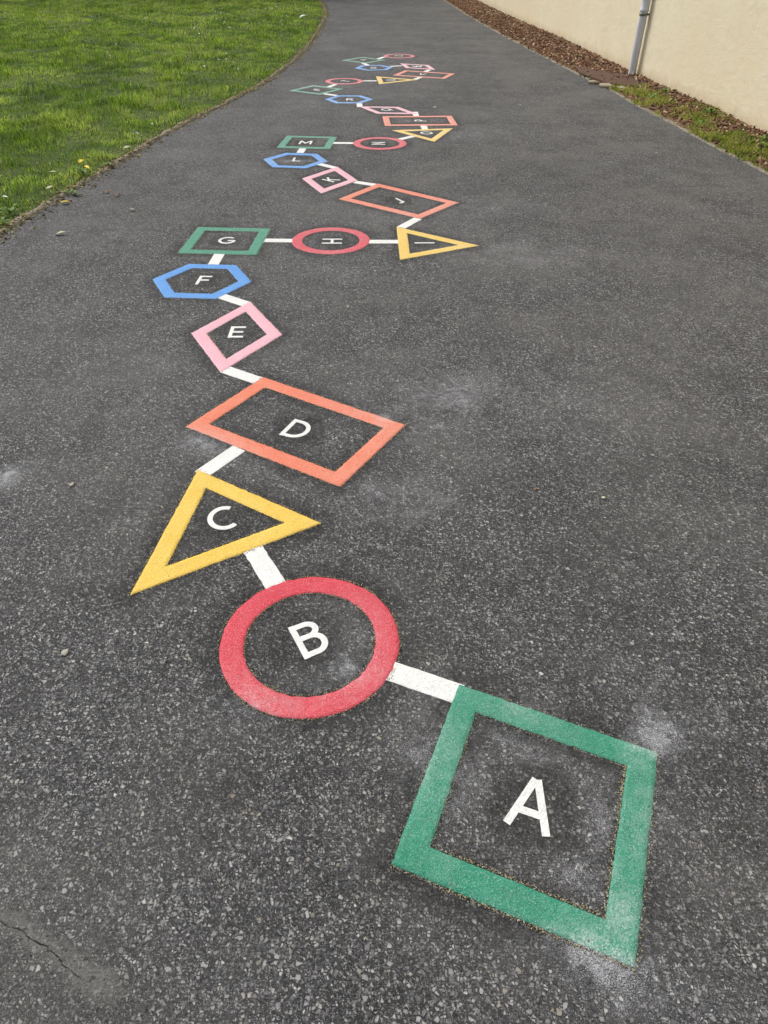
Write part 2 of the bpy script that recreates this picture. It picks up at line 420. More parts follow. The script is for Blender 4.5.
SEAM = [(-0.95, 0.64), (-0.776, 0.551), (-0.726, 0.529), (-0.631, 0.481), (-0.561, 0.445), (-0.497, 0.417)]
def stains(x, y):
    sc = np.zeros_like(x)
    for L, kind, colr, P, lc, _ in SHAPES:
        cx = sum(p[0] for p in P) / len(P); cy = sum(p[1] for p in P) / len(P)
        sel = np.hypot(x - cx, y - cy) < 0.75
        if not sel.any(): continue
        xs, ys = x[sel], y[sel]
        if kind == 'circle':
            r = np.hypot(xs - cx, ys - cy); do = np.abs(r - .25); di = np.abs(r - .186); ins = r < .22
        else:
            do = seg_dist(xs, ys, P); di = seg_dist(xs, ys, inset(P, W_)); ins = np.zeros(xs.shape, bool)
            n = len(P); ins[:] = True
            for i in range(n):
                ax, ay = P[i]; bx, by = P[(i + 1) % n]
                ins &= ((bx - ax) * (ys - ay) - (by - ay) * (xs - ax)) < 0
        wob = fbm(xs * 7, ys * 7, 11, 3)
        a = np.where(ins, np.exp(-(di / .050) ** 2) * 1.1, np.exp(-(do / .060) ** 2) * 1.1)
        dl = np.maximum(np.abs(xs - lc[0]), np.abs(ys - lc[1]))
        q_ = np.clip((.115 - dl) / .022, 0, 1) * 1.0
        if kind == 'circle': a = np.maximum(a, np.where(ins, .45, 0))
        a = np.maximum(a * np.clip(-.05 + 1.9 * wob, 0, 1), q_ * np.clip(.35 + 1.2 * wob, 0, 1)) * (1.0 if cy < 9 else 0.5)
        sc[sel] = np.maximum(sc[sel], a)
    # path darkens with distance and along its right edge, plus damp streaks
    far = np.clip((y - 13) / 7, 0, 1) * (0.18 + 0.4 * fbm(x * 0.7, y * 0.35, 21, 3))
    streak = np.clip((fbm(x * 0.8, y * 0.9, 31, 3) - 0.58) * 4, 0, 1) * np.clip((y - 11) / 3, 0, 1) * 0.5
    edge = np.clip(1 - (right_x(y) - x) / 0.5, 0, 1) * 0.25 * np.clip((y - 9) / 3, 0, 1)
    patch = np.clip((fbm(x * 1.1, y * 1.1, 41, 5) - 0.50) * 3.2, 0, 1) * 0.42
    sc = np.clip(np.maximum(np.maximum(sc, patch), np.maximum(far, np.maximum(streak, edge))), 0, 1)
    d = dust_at(x, y)
    d = np.maximum(d, np.clip((fbm(x * 2.2, y * 1.8, 51, 5) - 0.47) * 2.2, 0, 1) * 0.26)
    near = y < 1.2
    se = np.zeros_like(x)
    if near.any():
        q = seg_dist(x[near], y[near], SEAM, False)
        wd = 0.016 + 0.012 * np.exp(-((x[near] + .56) / .06) ** 2) + 0.012 * (fbm(x[near] * 40, y[near] * 40, 61, 2) - .5)
        se[near] = np.clip((wd * (.5 + fbm(x[near] * 22, y[near] * 22, 65, 3)) - q) / 0.010 + .3, 0, 1) * np.clip((-.46 - x[near]) / .05, 0, 1)
    return np.stack([sc, d, se], -1)

# ------------------------------------------------------------------ setting
def sheet(name, x0, x1, y0, y1, z, mat):
    o = link(name, pymesh(name, [(x0, y0, z), (x1, y0, z), (x1, y1, z), (x0, y1, z)], [(0, 1, 2, 3)]), mat)
    return o
tag(sheet('ground', -300, 300, -200, 500, -0.06, M['lawn_soil']), kind='structure')

# path: a fine sheet between the lawn edge and the bed by the wall
ys = np.concatenate([np.linspace(-8, 0.2, 28)[:-1], np.arange(0.2, 3, 0.012), np.arange(3, 8, 0.026), np.arange(8, 14, 0.05), np.linspace(14, 46, 120)])
us = np.linspace(0, 1, 381)
YY, UU = np.meshgrid(ys, us, indexing='ij')
XL = (left_x(ys) - 0.05)[:, None]; XR = (right_x(ys) + 0.10)[:, None]
XX = XL + (XR - XL) * UU
V = np.stack([XX, YY, np.zeros_like(XX)], -1).reshape(-1, 3)
nr, nc = XX.shape
idx = np.arange(nr * nc).reshape(nr, nc)
F = np.stack([idx[:-1, :-1], idx[:-1, 1:], idx[1:, 1:], idx[1:, :-1]], -1).reshape(-1, 4)
me = npmesh('path', V, F)
colattr(me, 'stain', stains(V[:, 0].astype(float), V[:, 1].astype(float)))
tag(link('path', me, M['asphalt']), kind='structure')

# lawn soil, gently uneven, slightly above the path
def lawn_z(x, y):
    d = np.clip((left_x(y) - np.asarray(x)) / 0.9, 0, 1)
    return -0.005 + 0.05 * d + 0.06 * (fbm(np.asarray(x) * 0.5, np.asarray(y) * 0.5, 71, 3) - .5) * d
ly = np.linspace(-8, 46, 200); lu = np.linspace(0, 1, 90) ** 1.6
LY, LU = np.meshgrid(ly, lu, indexing='ij')
LX = (left_x(ly) - 0.03)[:, None] - LU * 26
V = np.stack([LX, LY, lawn_z(LX, LY)], -1).reshape(-1, 3)
idx = np.arange(LX.size).reshape(LX.shape)
F = np.stack([idx[:-1, :-1], idx[1:, :-1], idx[1:, 1:], idx[:-1, 1:]], -1).reshape(-1, 4)
tag(link('lawn', npmesh('lawn', V, F, True), M['lawn_soil']), kind='structure')

def edging(name, fx, y0, y1, w0, w1, h, side, seed, step=0.04):
    y = np.arange(y0, y1, step); x = fx(y)
    n1 = vnoise(y * 5, 1.5, seed); n2 = vnoise(y * 9, 4.5, seed + 1); n3 = vnoise(y * 3, 9.5, seed + 2)
    w = w0 + (w1 - w0) * n1; hh = h * (0.35 + 0.9 * n2) * np.clip(n3 * 2.5, .25, 1)
    a = np.stack([x + side * -0.012 * n2, y, np.full_like(y, -0.01)], -1)
    b = np.stack([x + side * 0.006, y, hh], -1)
    c = np.stack([x + side * w, y, hh * 0.9 + 0.006], -1)
    d = np.stack([x + side * (w + 0.015), y, np.full_like(y, -0.02)], -1)
    V = np.stack([a, b, c, d], 1).reshape(-1, 3); n = len(y)
    i = np.arange(n - 1)[:, None] * 4; F = np.concatenate([np.stack([i[:, 0] + j, i[:, 0] + j + 1, i[:, 0] + j + 5, i[:, 0] + j + 4], -1) for j in range(3)])
    return tag(link(name, npmesh(name, V, F), M['kerb']), kind='structure')
edging('kerb', left_x, 2.5, 32, 0.02, 0.075, 0.014, -1, 81)
edging('kerb', right_x, 5.0, 10.2, 0.012, 0.05, 0.010, 1, 91)
edging('kerb', right_x, 10.9, 40, 0.02, 0.04, 0.015, 1, 95)

# planting bed by the wall
def bed_z(x, y):
    u = np.clip((np.asarray(x) - right_x(y)) / (wall_x(y) - right_x(y)), 0, 1)
    heap = np.interp(y, [5, 7.6, 9, 10.5, 12, 15, 20, 25], [.06, .03, .05, .03, .03, .05, .02, .04])
    return 0.004 + heap * u ** 1.3 + 0.022 * (fbm(np.asarray(x) * 7, np.asarray(y) * 7, 101, 3) - .4) * np.clip(u * 5, 0, 1)
by = np.linspace(-8, 46, 900); bu = np.linspace(0, 1, 22)
BY, BU = np.meshgrid(by, bu, indexing='ij')
BX = right_x(by)[:, None] + 0.01 + (wall_x(by) + 0.02 - right_x(by) - 0.01)[:, None] * BU
V = np.stack([BX, BY, bed_z(BX, BY)], -1).reshape(-1, 3)
idx = np.arange(BX.size).reshape(BX.shape)
F = np.stack([idx[:-1, :-1], idx[:-1, 1:], idx[1:, 1:], idx[1:, :-1]], -1).reshape(-1, 4)
tag(link('soil_bed', npmesh('soil_bed', V, F, True), M['soil']), kind='structure')

# dark crack in the bottom left corner, inside the pale seam
CR = [(-1.0, 0.655), (-0.90, 0.605), (-0.83, 0.572), (-0.769, 0.537), (-0.747, 0.526), (-0.728, 0.524), (-0.699, 0.508), (-0.657, 0.491), (-0.632, 0.474), (-0.617, 0.463), (-0.58, 0.44), (-0.555, 0.432)]
pts = []
for i in range(len(CR) - 1):
    for j in range(5):
        t = j / 5; pts.append((CR[i][0] * (1 - t) + CR[i + 1][0] * t + random.gauss(0, .0012), CR[i][1] * (1 - t) + CR[i + 1][1] * t + random.gauss(0, .0012)))
V = []; F = []
for i, (x, y) in enumerate(pts):
    w = (0.0004 + random.random() * 0.0009) * min(1, (len(pts) - i) / 10)
    V += [(x + .4 * w, y + w, 0.0015), (x - .4 * w, y - w, 0.0015)]
    if i: F.append((2 * i - 2, 2 * i - 1, 2 * i + 1, 2 * i))
tag(link('crack', pymesh('crack', V, F), M['crack']), kind='structure')

# ------------------------------------------------------------------ markings
def ring_mesh(name, P, Q, h, circle):
    """flat band between outer outline P and inner outline Q with its rims, finely divided"""
    rings = []; n = len(P)
    for i in range(n):
        a, b = Vector(P[i]), Vector(P[(i + 1) % n]); c, d = Vector(Q[i]), Vector(Q[(i + 1) % n])
        m = 1 if circle else max(6, int((b - a).length / 0.012))
        for j in range(m):
            t = j / m; rings.append((a.lerp(b, t), c.lerp(d, t)))
    NX = 6; V = []; F = []; k = len(rings); w = NX + 3
    for (o, i_) in rings:
        jo = random.gauss(0, .0010); ji = random.gauss(0, .0010); dv = (i_ - o).normalized()
        o2 = o + dv * jo; i2 = i_ + dv * ji
        V.append((o2.x - dv.x * .0012, o2.y - dv.y * .0012, 0.0002))
        for s in range(NX + 1):
            p = o2.lerp(i2, s / NX); z = h - (0.0003 if s in (0, NX) else 0)
            V.append((p.x, p.y, z))
        V.append((i2.x + dv.x * .0012, i2.y + dv.y * .0012, 0.0002))
    for i in range(k):
        j = (i + 1) % k
        for s in range(w - 1): F.append((i * w + s, j * w + s, j * w + s + 1, i * w + s + 1))
    V = np.array(V)
    me = npmesh(name, V, np.array(F))
    return me, V

def arc(cx, cy, rx, ry, a0, a1, n=18):
    return [(cx + rx * math.cos(R(a0 + (a1 - a0) * i / n)), cy + ry * math.sin(R(a0 + (a1 - a0) * i / n))) for i in range(n + 1)]
GLYPH = {
    'A': (.70, [[(.0, 0), (.33, 1)], [(.37, 1), (.70, 0)], [(.15, .33), (.55, .33)]]),
    'B': (.66, [[(.08, 0), (.08, 1)], [(.1, .92)] + arc(.34, .74, .22, .18, 90, -90) + [(.1, .56)], [(.1, .56)] + arc(.36, .32, .24, .24, 90, -90) + [(.1, .08)]]),
    'C': (.80, [arc(.46, .5, .38, .42, 55, 305, 28)]),
    'D': (.80, [[(.08, 0), (.08, 1)], [(.1, .92)] + arc(.32, .5, .40, .42, 90, -90, 24) + [(.1, .08)]]),
    'E': (.60, [[(.08, 0), (.08, 1)], [(.1, .92), (.60, .92)], [(.1, .5), (.55, .5)], [(.1, .08), (.60, .08)]]),
    'F': (.58, [[(.08, 0), (.08, 1)], [(.1, .92), (.58, .92)], [(.1, .5), (.52, .5)]]),
    'G': (.86, [arc(.46, .5, .38, .42, 50, 352, 30), [(.50, .46), (.86, .46)]]),
    'H': (.74, [[(.08, 0), (.08, 1)], [(.66, 0), (.66, 1)], [(.1, .5), (.64, .5)]]),
    'I': (.18, [[(.09, 0), (.09, 1)]]),
    'J': (.44, [[(.36, 1), (.36, .26)] + arc(.18, .26, .18, .18, 0, -130, 12)]),
    'K': (.70, [[(.08, 0), (.08, 1)], [(.12, .45), (.60, 1)], [(.26, .58), (.66, 0)]]),
    'L': (.56, [[(.08, 0), (.08, 1)], [(.1, .08), (.56, .08)]]),
    'M': (.96, [[(.08, 0), (.10, 1)], [(.88, 0), (.86, 1)], [(.12, .98), (.48, .28), (.84, .98)]]),
    'N': (.78, [[(.08, 0), (.08, 1)], [(.70, 0), (.70, 1)], [(.10, .96), (.68, .04)]]),
    'O': (.92, [arc(.46, .5, .38, .42, 0, 360, 36)]),
    'P': (.64, [[(.08, 0), (.08, 1)], [(.1, .92)] + arc(.32, .68, .24, .24, 90, -90) + [(.1, .44)]]),
    'Q': (.92, [arc(.46, .5, .38, .42, 0, 360, 36), [(.52, .30), (.88, -.05)]]),
    'R': (.68, [[(.08, 0), (.08, 1)], [(.1, .92)] + arc(.32, .70, .24, .22, 90, -90) + [(.1, .48)], [(.30, .48), (.64, 0)]]),
    'S': (.62, [arc(.32, .72, .22, .20, 40, 270, 18) + arc(.32, .28, .24, .20, 90, -145, 18)]),
    'T': (.70, [[(.35, 0), (.35, .9)], [(0, .92), (.70, .92)]]),
    'U': (.74, [[(.08, 1), (.08, .36)] + arc(.37, .36, .29, .28, 180, 360, 18) + [(.66, 1)]]),
    'V': (.80, [[(.06, 1), (.38, .02)], [(.42, .02), (.74, 1)]]),
    'W': (1.2, [[(.06, 1), (.33, .02)], [(.36, .02), (.58, .98)], [(.62, .98), (.84, .02)], [(.87, .02), (1.14, 1)]]),
    'X': (.74, [[(.06, 0), (.68, 1)], [(.06, 1), (.68, 0)]]),
    'Y': (.76, [[(.38, 0), (.38, .46)], [(.06, 1), (.38, .42)], [(.38, .42), (.70, 1)]]),
    'Z': (.68, [[(.04, .92), (.62, .92)], [(.60, .90), (.06, .10)], [(.04, .08), (.66, .08)]]),
}
def letter_mesh(ch, cx, cy, deg, H=0.127, sw=0.142):
    w, strokes = GLYPH[ch]; c, s = math.cos(R(deg)), math.sin(R(deg)); V = []; F = []
    for si, st in enumerate(strokes):
        z = 0.0014 + si * 0.0002
        P = [Vector(p) for p in st]; L = []; Rr = []
        for i, p in enumerate(P):
            a = (p - P[i - 1]).normalized() if i else None
            b = (P[i + 1] - p).normalized() if i < len(P) - 1 else None
            if a is None: a = b
            if b is None: b = a
            na = Vector((-a.y, a.x)); nb = Vector((-b.y, b.x)); m = na + nb
            m = m / max(m.dot(na), .4)
            L.append(p + m * sw / 2); Rr.append(p - m * sw / 2)
        base = len(V)
        for l, r in zip(L, Rr):
            for q, zz in ((l, 0.0001), (l, z), (r, z), (r, 0.0001)):
                X = (q.x - w / 2) * H; Y = (q.y - .5) * H
                V.append((cx + c * X - s * Y, cy + s * X + c * Y, zz))
        for i in range(len(L) - 1):
            o = base + 4 * i
            for j in range(3): F.append((o + j, o + j + 1, o + 5 + j, o + 4 + j)[::-1])
        F.append((base, base + 1, base + 2, base + 3)); e = base + 4 * (len(L) - 1); F.append((e + 3, e + 2, e + 1, e))
    return pymesh('letter', V, F)

def grit_mesh(P, Q, n, amount_fn):
    """yellowish grains of scraped bead and primer lying along the edges"""
    V = []; C = []
    out = []
    for poly, side in ((P, -1), (Q, 1)):
        m = len(poly)
        lens = [math.dist(poly[i], poly[(i + 1) % m]) for i in range(m)]
        for _ in range(n):
            i = random.choices(range(m), lens)[0]; t = random.random()
            a, b = Vector(poly[i]), Vector(poly[(i + 1) % m]); p = a.lerp(b, t); d = (b - a).normalized()
            if random.random() > amount_fn(i, side, t) * (0.25 + 1.2 * float(vnoise(p.x * 26, p.y * 26, 9))): continue
            nn = Vector((d.y, -d.x)) * side
            p = p + nn * (0.0018 + abs(random.gauss(0, .0042)))
            out.append(p)
    base = np.array([(1, 0, 0), (-.5, .8, 0), (-.5, -.8, 0), (0, 0, 1.2)], float)
    for p in out:
        r = random.uniform(.0010, .0024); a = random.random() * 6.28; ca, sa = math.cos(a), math.sin(a)
        c = random.choice([(0.52, .46, .30), (.62, .58, .42), (.36, .30, .18), (.72, .70, .60), (.05, .045, .04), (.05, .045, .04), (.56, .47, .20)])
        for v in base: V.append((p.x + r * (ca * v[0] - sa * v[1]), p.y + r * (sa * v[0] + ca * v[1]), .0012 + r * v[2])); C.append(c)
    k = len(out); i = np.arange(k)[:, None] * 4
    F = np.concatenate([i + np.array([0, 1, 3]), i + np.array([1, 2, 3]), i + np.array([2, 0, 3]), i + np.array([0, 2, 1])])
    me = npmesh('edge_grit', np.array(V), F); colattr(me, 'tint', np.array(C)); return me

PLACE = {'A': ', nearest the camera', 'Z': ', farthest up the path'}
art = lambda s: ('an ' if s[0] in 'AEFHILMNORSX' else 'a ') + s
GRIT = {'A': 2600, 'B': 2200, 'C': 2000, 'D': 2000, 'E': 1200, 'F': 700, 'G': 700}
for L, kind, colr, P, lc, turn in SHAPES:
    cx = sum(p[0] for p in P) / len(P); cy = sum(p[1] for p in P) / len(P)
    root = empty(kind + '_marking', (cx, cy, 0.0))
    tag(root, f'{colr} {kind} outline painted on the path round {art("white letter " + L) if False else "a white letter " + L}' + PLACE.get(L, ''), 'marking', 'letter shapes painted along the path')
    Ploc = [(x - cx, y - cy) for x, y in P]; Q = inset(Ploc, W_)
    me, V = ring_mesh('outline', Ploc, Q, 0.0018, kind == 'circle')
    st = np.zeros((len(V), 3)); st[:, 1] = dust_at(V[:, 0] + cx, V[:, 1] + cy)
    st[:, 1] = np.clip(st[:, 1] + 0.42 * min(1, max(0, (cy - 2.6) / 8)), 0, 1)      # sheen of the farther pieces painted in as extra whitening
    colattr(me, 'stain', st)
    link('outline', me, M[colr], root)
    lm = letter_mesh(L, lc[0] - cx, lc[1] - cy, turn)
    colattr(lm, 'stain', np.zeros((len(lm.vertices), 3)))
    link('letter', lm, M['white'], root)
    if L in GRIT:
        if L == 'A': fn = lambda i, s, t: {(1, 1): 1.0, (2, 1): 1.0, (2, -1): .9, (0, 1): .25, (3, 1): .3, (1, -1): .35}.get((i, s), .15)
        elif L == 'E': fn = lambda i, s, t: 1.0 if (s == 1 and i == 3) else .1
        else: fn = lambda i, s, t: .45
        tag(link('edge_grit', grit_mesh(Ploc, Q, GRIT[L], fn), M['grit'], root), kind='stuff')

KOF = {s[0]: (s[1], s[2]) for s in SHAPES}
for a, b, x0, y0, x1, y1 in LINKS:
    p = Vector((x0, y0)); q = Vector((x1, y1)); mid = (p + q) / 2; d = (q - p); n = Vector((-d.y, d.x)).normalized() * 0.0318
    V = []; F = []; N = 14
    for i in range(N + 1):
        c = p.lerp(q, i / N) - mid; j = random.gauss(0, .02)
        for v, z in ((c + n * (1.03 + j), .0001), (c + n * (1 + j), .0011), (c, .0012), (c - n * (1 + j), .0011), (c - n * (1.03 + j), .0001)):
            V.append((v.x, v.y, z))
        if i:
            o = 5 * (i - 1)
            for j in range(4): F.append((o + j, o + j + 1, o + j + 6, o + j + 5)[::-1])
    F.append((0, 1, 2, 3, 4)); e = 5 * N; F.append((e + 4, e + 3, e + 2, e + 1, e))
    me = pymesh('connector_bar', V, F)
    st = np.zeros((len(V), 3)); VV = np.array(V); st[:, 1] = dust_at(VV[:, 0] + mid.x, VV[:, 1] + mid.y) * .6
    colattr(me, 'stain', st)
    o = link('connector_bar', me, M['white'], None, (mid.x, mid.y, 0))
    tag(o, f'short white bar joining the {KOF[a][1]} {a} {KOF[a][0]} to the {KOF[b][1]} {b} {KOF[b][0]}', 'painted bar', 'white bars joining the letter shapes')

# ------------------------------------------------------------------ wall, pipe
def box_mesh(name, pts, z0, z1):
    n = len(pts); V = [(x, y, z0) for x, y in pts] + [(x, y, z1) for x, y in pts]
    F = [tuple(range(n))[::-1], tuple(range(n, 2 * n))] + [(i, (i + 1) % n, n + (i + 1) % n, n + i) for i in range(n)]
    return pymesh(name, V, F)
nrm = Vector((-1, -0.07)).normalized()           # out of the wall, towards the path
a = (float(wall_x(-8)), -8.0); b = (float(wall_x(44)), 44.0)
wall = link('rendered_wall', box_mesh('rendered_wall', [a, (a[0] + 7, a[1] + .5), (b[0] + 7, b[1] + .5), b], -0.3, 4.2), M['wall'])
tag(wall, 'long cream rendered building wall running along the right side of the path', 'wall')

PB = Vector((float(wall_x(11.19)), 11.19)) + nrm * 0.075
root = empty('drainpipe', (PB.x, PB.y, 0.0))
tag(root, 'grey plastic drainpipe running down the cream wall into the bed of chips', 'drainpipe')
def lathe(name, prof, n=28):
    V = [(r * math.cos(2 * math.pi * i / n), r * math.sin(2 * math.pi * i / n), z) for r, z in prof for i in range(n)]
    F = [(j * n + i, j * n + (i + 1) % n, (j + 1) * n + (i + 1) % n, (j + 1) * n + i) for j in range(len(prof) - 1) for i in range(n)]
    return pymesh(name, V, F, True)
link('pipe', lathe('pipe', [(.050, -.05), (.050, .70), (.050, .74), (.050, 4.1), (.0, 4.1)]), M['pipe'], root)
link('socket_collar', lathe('socket_collar', [(.0505, .735), (.057, .738), (.057, .756), (.054, .760), (.054, .93), (.058, .936), (.058, .952), (.0505, .956)]), M['pipe'], root)
# wall clip: band and its stem to the wall
br = link('wall_clip', lathe('wall_clip', [(.0512, .69), (.0545, .69), (.0545, .718), (.0512, .718)]), M['metal'], root)
w_in = -nrm
stem_d = Vector((w_in.x, w_in.y)); sd = Vector((-stem_d.y, stem_d.x))
sp = [stem_d * .05 + sd * .010, stem_d * .05 - sd * .010, stem_d * .082 - sd * .010, stem_d * .082 + sd * .010]
link('clip_stem', box_mesh('clip_stem', [(p.x, p.y) for p in sp], .695, .713), M['metal'], br)
lug = [sd * -.054 + stem_d * .012, sd * -.085 + stem_d * .012, sd * -.085 - stem_d * .012, sd * -.054 - stem_d * .012]
link('clip_lug', box_mesh('clip_lug', [(p.x, p.y) for p in lug], .693, .715), M['metal'], br)

# brown slab at the pipe's foot and the stones along its front
sl = [(2.74, 11.80), (3.26, 11.10), (3.36, 10.40), (3.26, 10.08), (2.86, 10.42), (2.68, 11.3)]
me = box_mesh('drain_slab', sl, -.02, .045)
o = link('drain_slab', me, M['slab'])
bv = o.modifiers.new('bevel', 'BEVEL'); bv.width = .012; bv.segments = 3
tag(o, 'flat rusty brown slab set in the bed at the foot of the drainpipe', 'slab')

def lump(name, r, seed, flat=0.6):
    rr = random.Random(seed); import bmesh as bmm
    bm = bmm.new(); bmm.ops.create_icosphere(bm, subdivisions=2, radius=1)
    ph = [rr.uniform(0, 6.28) for _ in range(6)]
    for v in bm.verts:
        c = v.co; k = 1 + .18 * math.sin(3 * c.x + ph[0]) + .15 * math.sin(3.5 * c.y + ph[1]) + .12 * math.sin(4 * c.z + ph[2]) + .08 * math.sin(7 * c.x + 6 * c.y + ph[3])
        v.co = Vector((c.x * r[0] * k, c.y * r[1] * k, c.z * r[2] * k))
    me = bpy.data.meshes.new(name); bm.to_mesh(me); bm.free()
    me.polygons.foreach_set('use_smooth', [True] * len(me.polygons)); return me
STN = [((2.73, 10.62), (.07, .05, .03), 20, 'small pale edging stone at the far front corner of the brown slab'),
       ((2.84, 10.33), (.12, .055, .035), -42, 'long pale edging stone in the middle of the front of the brown slab'),
       ((3.00, 10.10), (.10, .06, .035), -40, 'pale edging stone at the near front corner of the brown slab'),
       ((3.22, 9.98), (.10, .05, .03), -10, 'pale edging stone between the brown slab and the weedy verge')]
for i, (p, r, t, lab) in enumerate(STN):
    o = link('edging_stone', lump('edging_stone', r, 40 + i), M['stone'], None, (p[0], p[1], .012)); o.rotation_euler.z = R(t)
    tag(o, lab, 'stone', 'edging stones by the drain slab')

# ------------------------------------------------------------------ vegetation & litter
def blades(name, px, py, pz, h, w, tint, lean=0.7, kind='stuff', comb=0.0):
    n = len(px); az = rng.uniform(0, 2 * np.pi, n); la = rng.uniform(0, 2 * np.pi, n); ln = h * lean * rng.uniform(.35, 1.0, n)
    if comb:      # tufts lie over together
        la = np.where(rng.random(n) < comb, 12.6 * fbm(px * 3.3, py * 3.3, 171, 2) + rng.normal(0, .5, n), la)
        az = np.where(rng.random(n) < comb, la + 1.57 + rng.normal(0, .4, n), az)
    dx = np.cos(az) * w / 2; dy = np.sin(az) * w / 2; lx = np.cos(la) * ln; lyy = np.sin(la) * ln
    hz = np.sqrt(np.clip(h * h - ln * ln, (0.3 * h) ** 2, None))
    v0 = np.stack([px - dx, py - dy, pz - .01], -1); v1 = np.stack([px + dx, py + dy, pz - .01], -1)
    v2 = np.stack([px + lx * .35 + dx * .8, py + lyy * .35 + dy * .8, pz + hz * .6], -1); v3 = np.stack([px + lx * .35 - dx * .8, py + lyy * .35 - dy * .8, pz + hz * .6], -1)
    v4 = np.stack([px + lx, py + lyy, pz + hz], -1)
    V = np.stack([v0, v1, v2, v3, v4], 1).reshape(-1, 3); i = np.arange(n)[:, None] * 5
    F = np.concatenate([i + np.array([0, 1, 2]), i + np.array([0, 2, 3]), i + np.array([3, 2, 4])])
    me = npmesh(name, V, F)
    colattr(me, 'tint', np.repeat(tint, 5, 0))
    return link(name, me, M['blade'])

def grass_tint(x, y, n, s=0):
    base = np.array([[.105, .195, .018], [.20, .335, .030], [.315, .47, .044], [.45, .56, .11], [.035, .075, .012], [.52, .49, .25]])
    patch = .5 * fbm(x * 1.3, y * 1.3, 111 + s, 4) + .5 * fbm(x * 5.5, y * 5.5, 115 + s, 2); r = rng.random(n) * .42 + (patch - .5) * 1.7 + .42
    pick = np.select([r < .38, r < .60, r < .80, r < 1.0], [0, 1, 2, 3], 3)
    pick = np.where(rng.random(n) < .14, 4, pick); pick = np.where(rng.random(n) < .03, 5, pick)
    return base[pick] * rng.uniform(.8, 1.2, (n, 1))

PX = []; PY = []; Wd = []
for y0, y1, dens, w in ((2.5, 9, 5200, .0042), (9, 15, 3000, .0055), (15, 24, 1700, .0075), (24, 34, 700, .011)):
    xl = -2.6 - 0.50 * (np.linspace(y0, y1, 40) - 3) - 1.0
    width = 1.6 + .5 * y1
    n = int(dens * width * (y1 - y0)); y = rng.uniform(y0, y1, n); x = left_x(y) + .05 - rng.uniform(0, 1, n) * width
    ok = x > (-3.9 - 0.50 * (y - 3))
    # clumpy and thinner right at the worn edge
    d = left_x(y) - x
    ok &= rng.random(n) < np.clip(.25 + d / .16 + .9 * (fbm(x * 4.5, y * 4.5, 127, 3) - .5), 0, 1) * (.35 + .95 * fbm(x * 3.1, y * 3.1, 121, 3))
    PX.append(x[ok]); PY.append(y[ok]); Wd.append(np.full(ok.sum(), w))
PX = np.concatenate(PX); PY = np.concatenate(PY); Wd = np.concatenate(Wd); n = len(PX)
print('grass blades', n)
hh = (0.012 + .17 * np.clip(fbm(PX * 3.2, PY * 3.2, 131, 3) - .24, 0, 1) ** 1.3) * rng.uniform(.6, 1.3, n)
hh *= np.clip(.45 + (left_x(PY) - PX) * 2.2, .45, 1)
tag(blades('grass', PX, PY, lawn_z(PX, PY), hh, Wd * rng.uniform(.9, 1.6, n), grass_tint(PX, PY, n), 1.0, comb=.75), 'grass of the lawn on the left of the path', 'grass', kind='stuff')

# grass and moss in the verge under the wall
n = 34000; y = rng.uniform(5.2, 10.3, n); u = rng.random(n); x = right_x(y) + .0 + u * (wall_x(y) - right_x(y) - .02)
dens = fbm(x * 5.2, y * 3.6, 141, 3) - .50 + .22 * np.exp(-((u - .38) / .28) ** 2) + .12 * np.clip((9.9 - y) / 4, 0, 1)
ok = rng.random(n) < np.clip(dens * 3.6 - .26, 0.0, 1)
x, y = x[ok], y[ok]; n = len(x)
tn = grass_tint(x, y, n, 5) * np.array([.95, .80, .9])
tag(blades('verge_grass', x, y, bed_z(x, y) + .004, rng.uniform(.015, .055, n), rng.uniform(.004, .009, n), tn, .95), 'short grass growing through the chips under the wall', 'grass', kind='stuff')

def chips(name, x, y, z, size, tint, flat=.28):
    n = len(x)
    base = np.array([(-1, -.6, -1), (1, -.7, -1), (.9, .6, -1), (-.8, .7, -1), (-.8, -.5, 1), (.7, -.5, 1), (.8, .5, 1), (-.6, .4, 1)], float) * np.array([1, .8, flat])
    P = base[None] * (1 + rng.uniform(-.3, .3, (n, 8, 3))) * size[:, None, None]
    a, b, c = rng.uniform(0, 6.28, n), rng.normal(0, .45, n), rng.normal(0, .45, n)
    ca, sa, cb, sb, cc, sc = np.cos(a), np.sin(a), np.cos(b), np.sin(b), np.cos(c), np.sin(c)
    X, Y, Z = P[..., 0], P[..., 1], P[..., 2]
    Y, Z = Y * cb[:, None] - Z * sb[:, None], Y * sb[:, None] + Z * cb[:, None]
    X, Z = X * cc[:, None] + Z * sc[:, None], -X * sc[:, None] + Z * cc[:, None]
    X, Y = X * ca[:, None] - Y * sa[:, None], X * sa[:, None] + Y * ca[:, None]
    V = np.stack([X + x[:, None], Y + y[:, None], Z + z[:, None]], -1).reshape(-1, 3)
    q = np.array([(0, 3, 2, 1), (4, 5, 6, 7), (0, 1, 5, 4), (1, 2, 6, 5), (2, 3, 7, 6), (3, 0, 4, 7)])
    F = (np.arange(n)[:, None, None] * 8 + q[None]).reshape(-1, 4)
    me = npmesh(name, V, F); colattr(me, 'tint', np.repeat(tint, 8, 0)); return link(name, me, M['chip'])
CT = np.array([lin(124, 92, 70)[:3], lin(146, 113, 88)[:3], lin(98, 72, 55)[:3], lin(176, 146, 116)[:3], lin(72, 56, 45)[:3], lin(204, 188, 160)[:3], lin(138, 92, 70)[:3]])
n = 21000; y = 5 + 33 * rng.random(n) ** 1.35; u = rng.random(n) ** .8; x = right_x(y) - .01 + u * (wall_x(y) - right_x(y) - .015)
inslab = (seg_dist(x, y, sl) < .0)
cx, cy = 3.03, 10.9
ins = np.ones(len(x), bool)
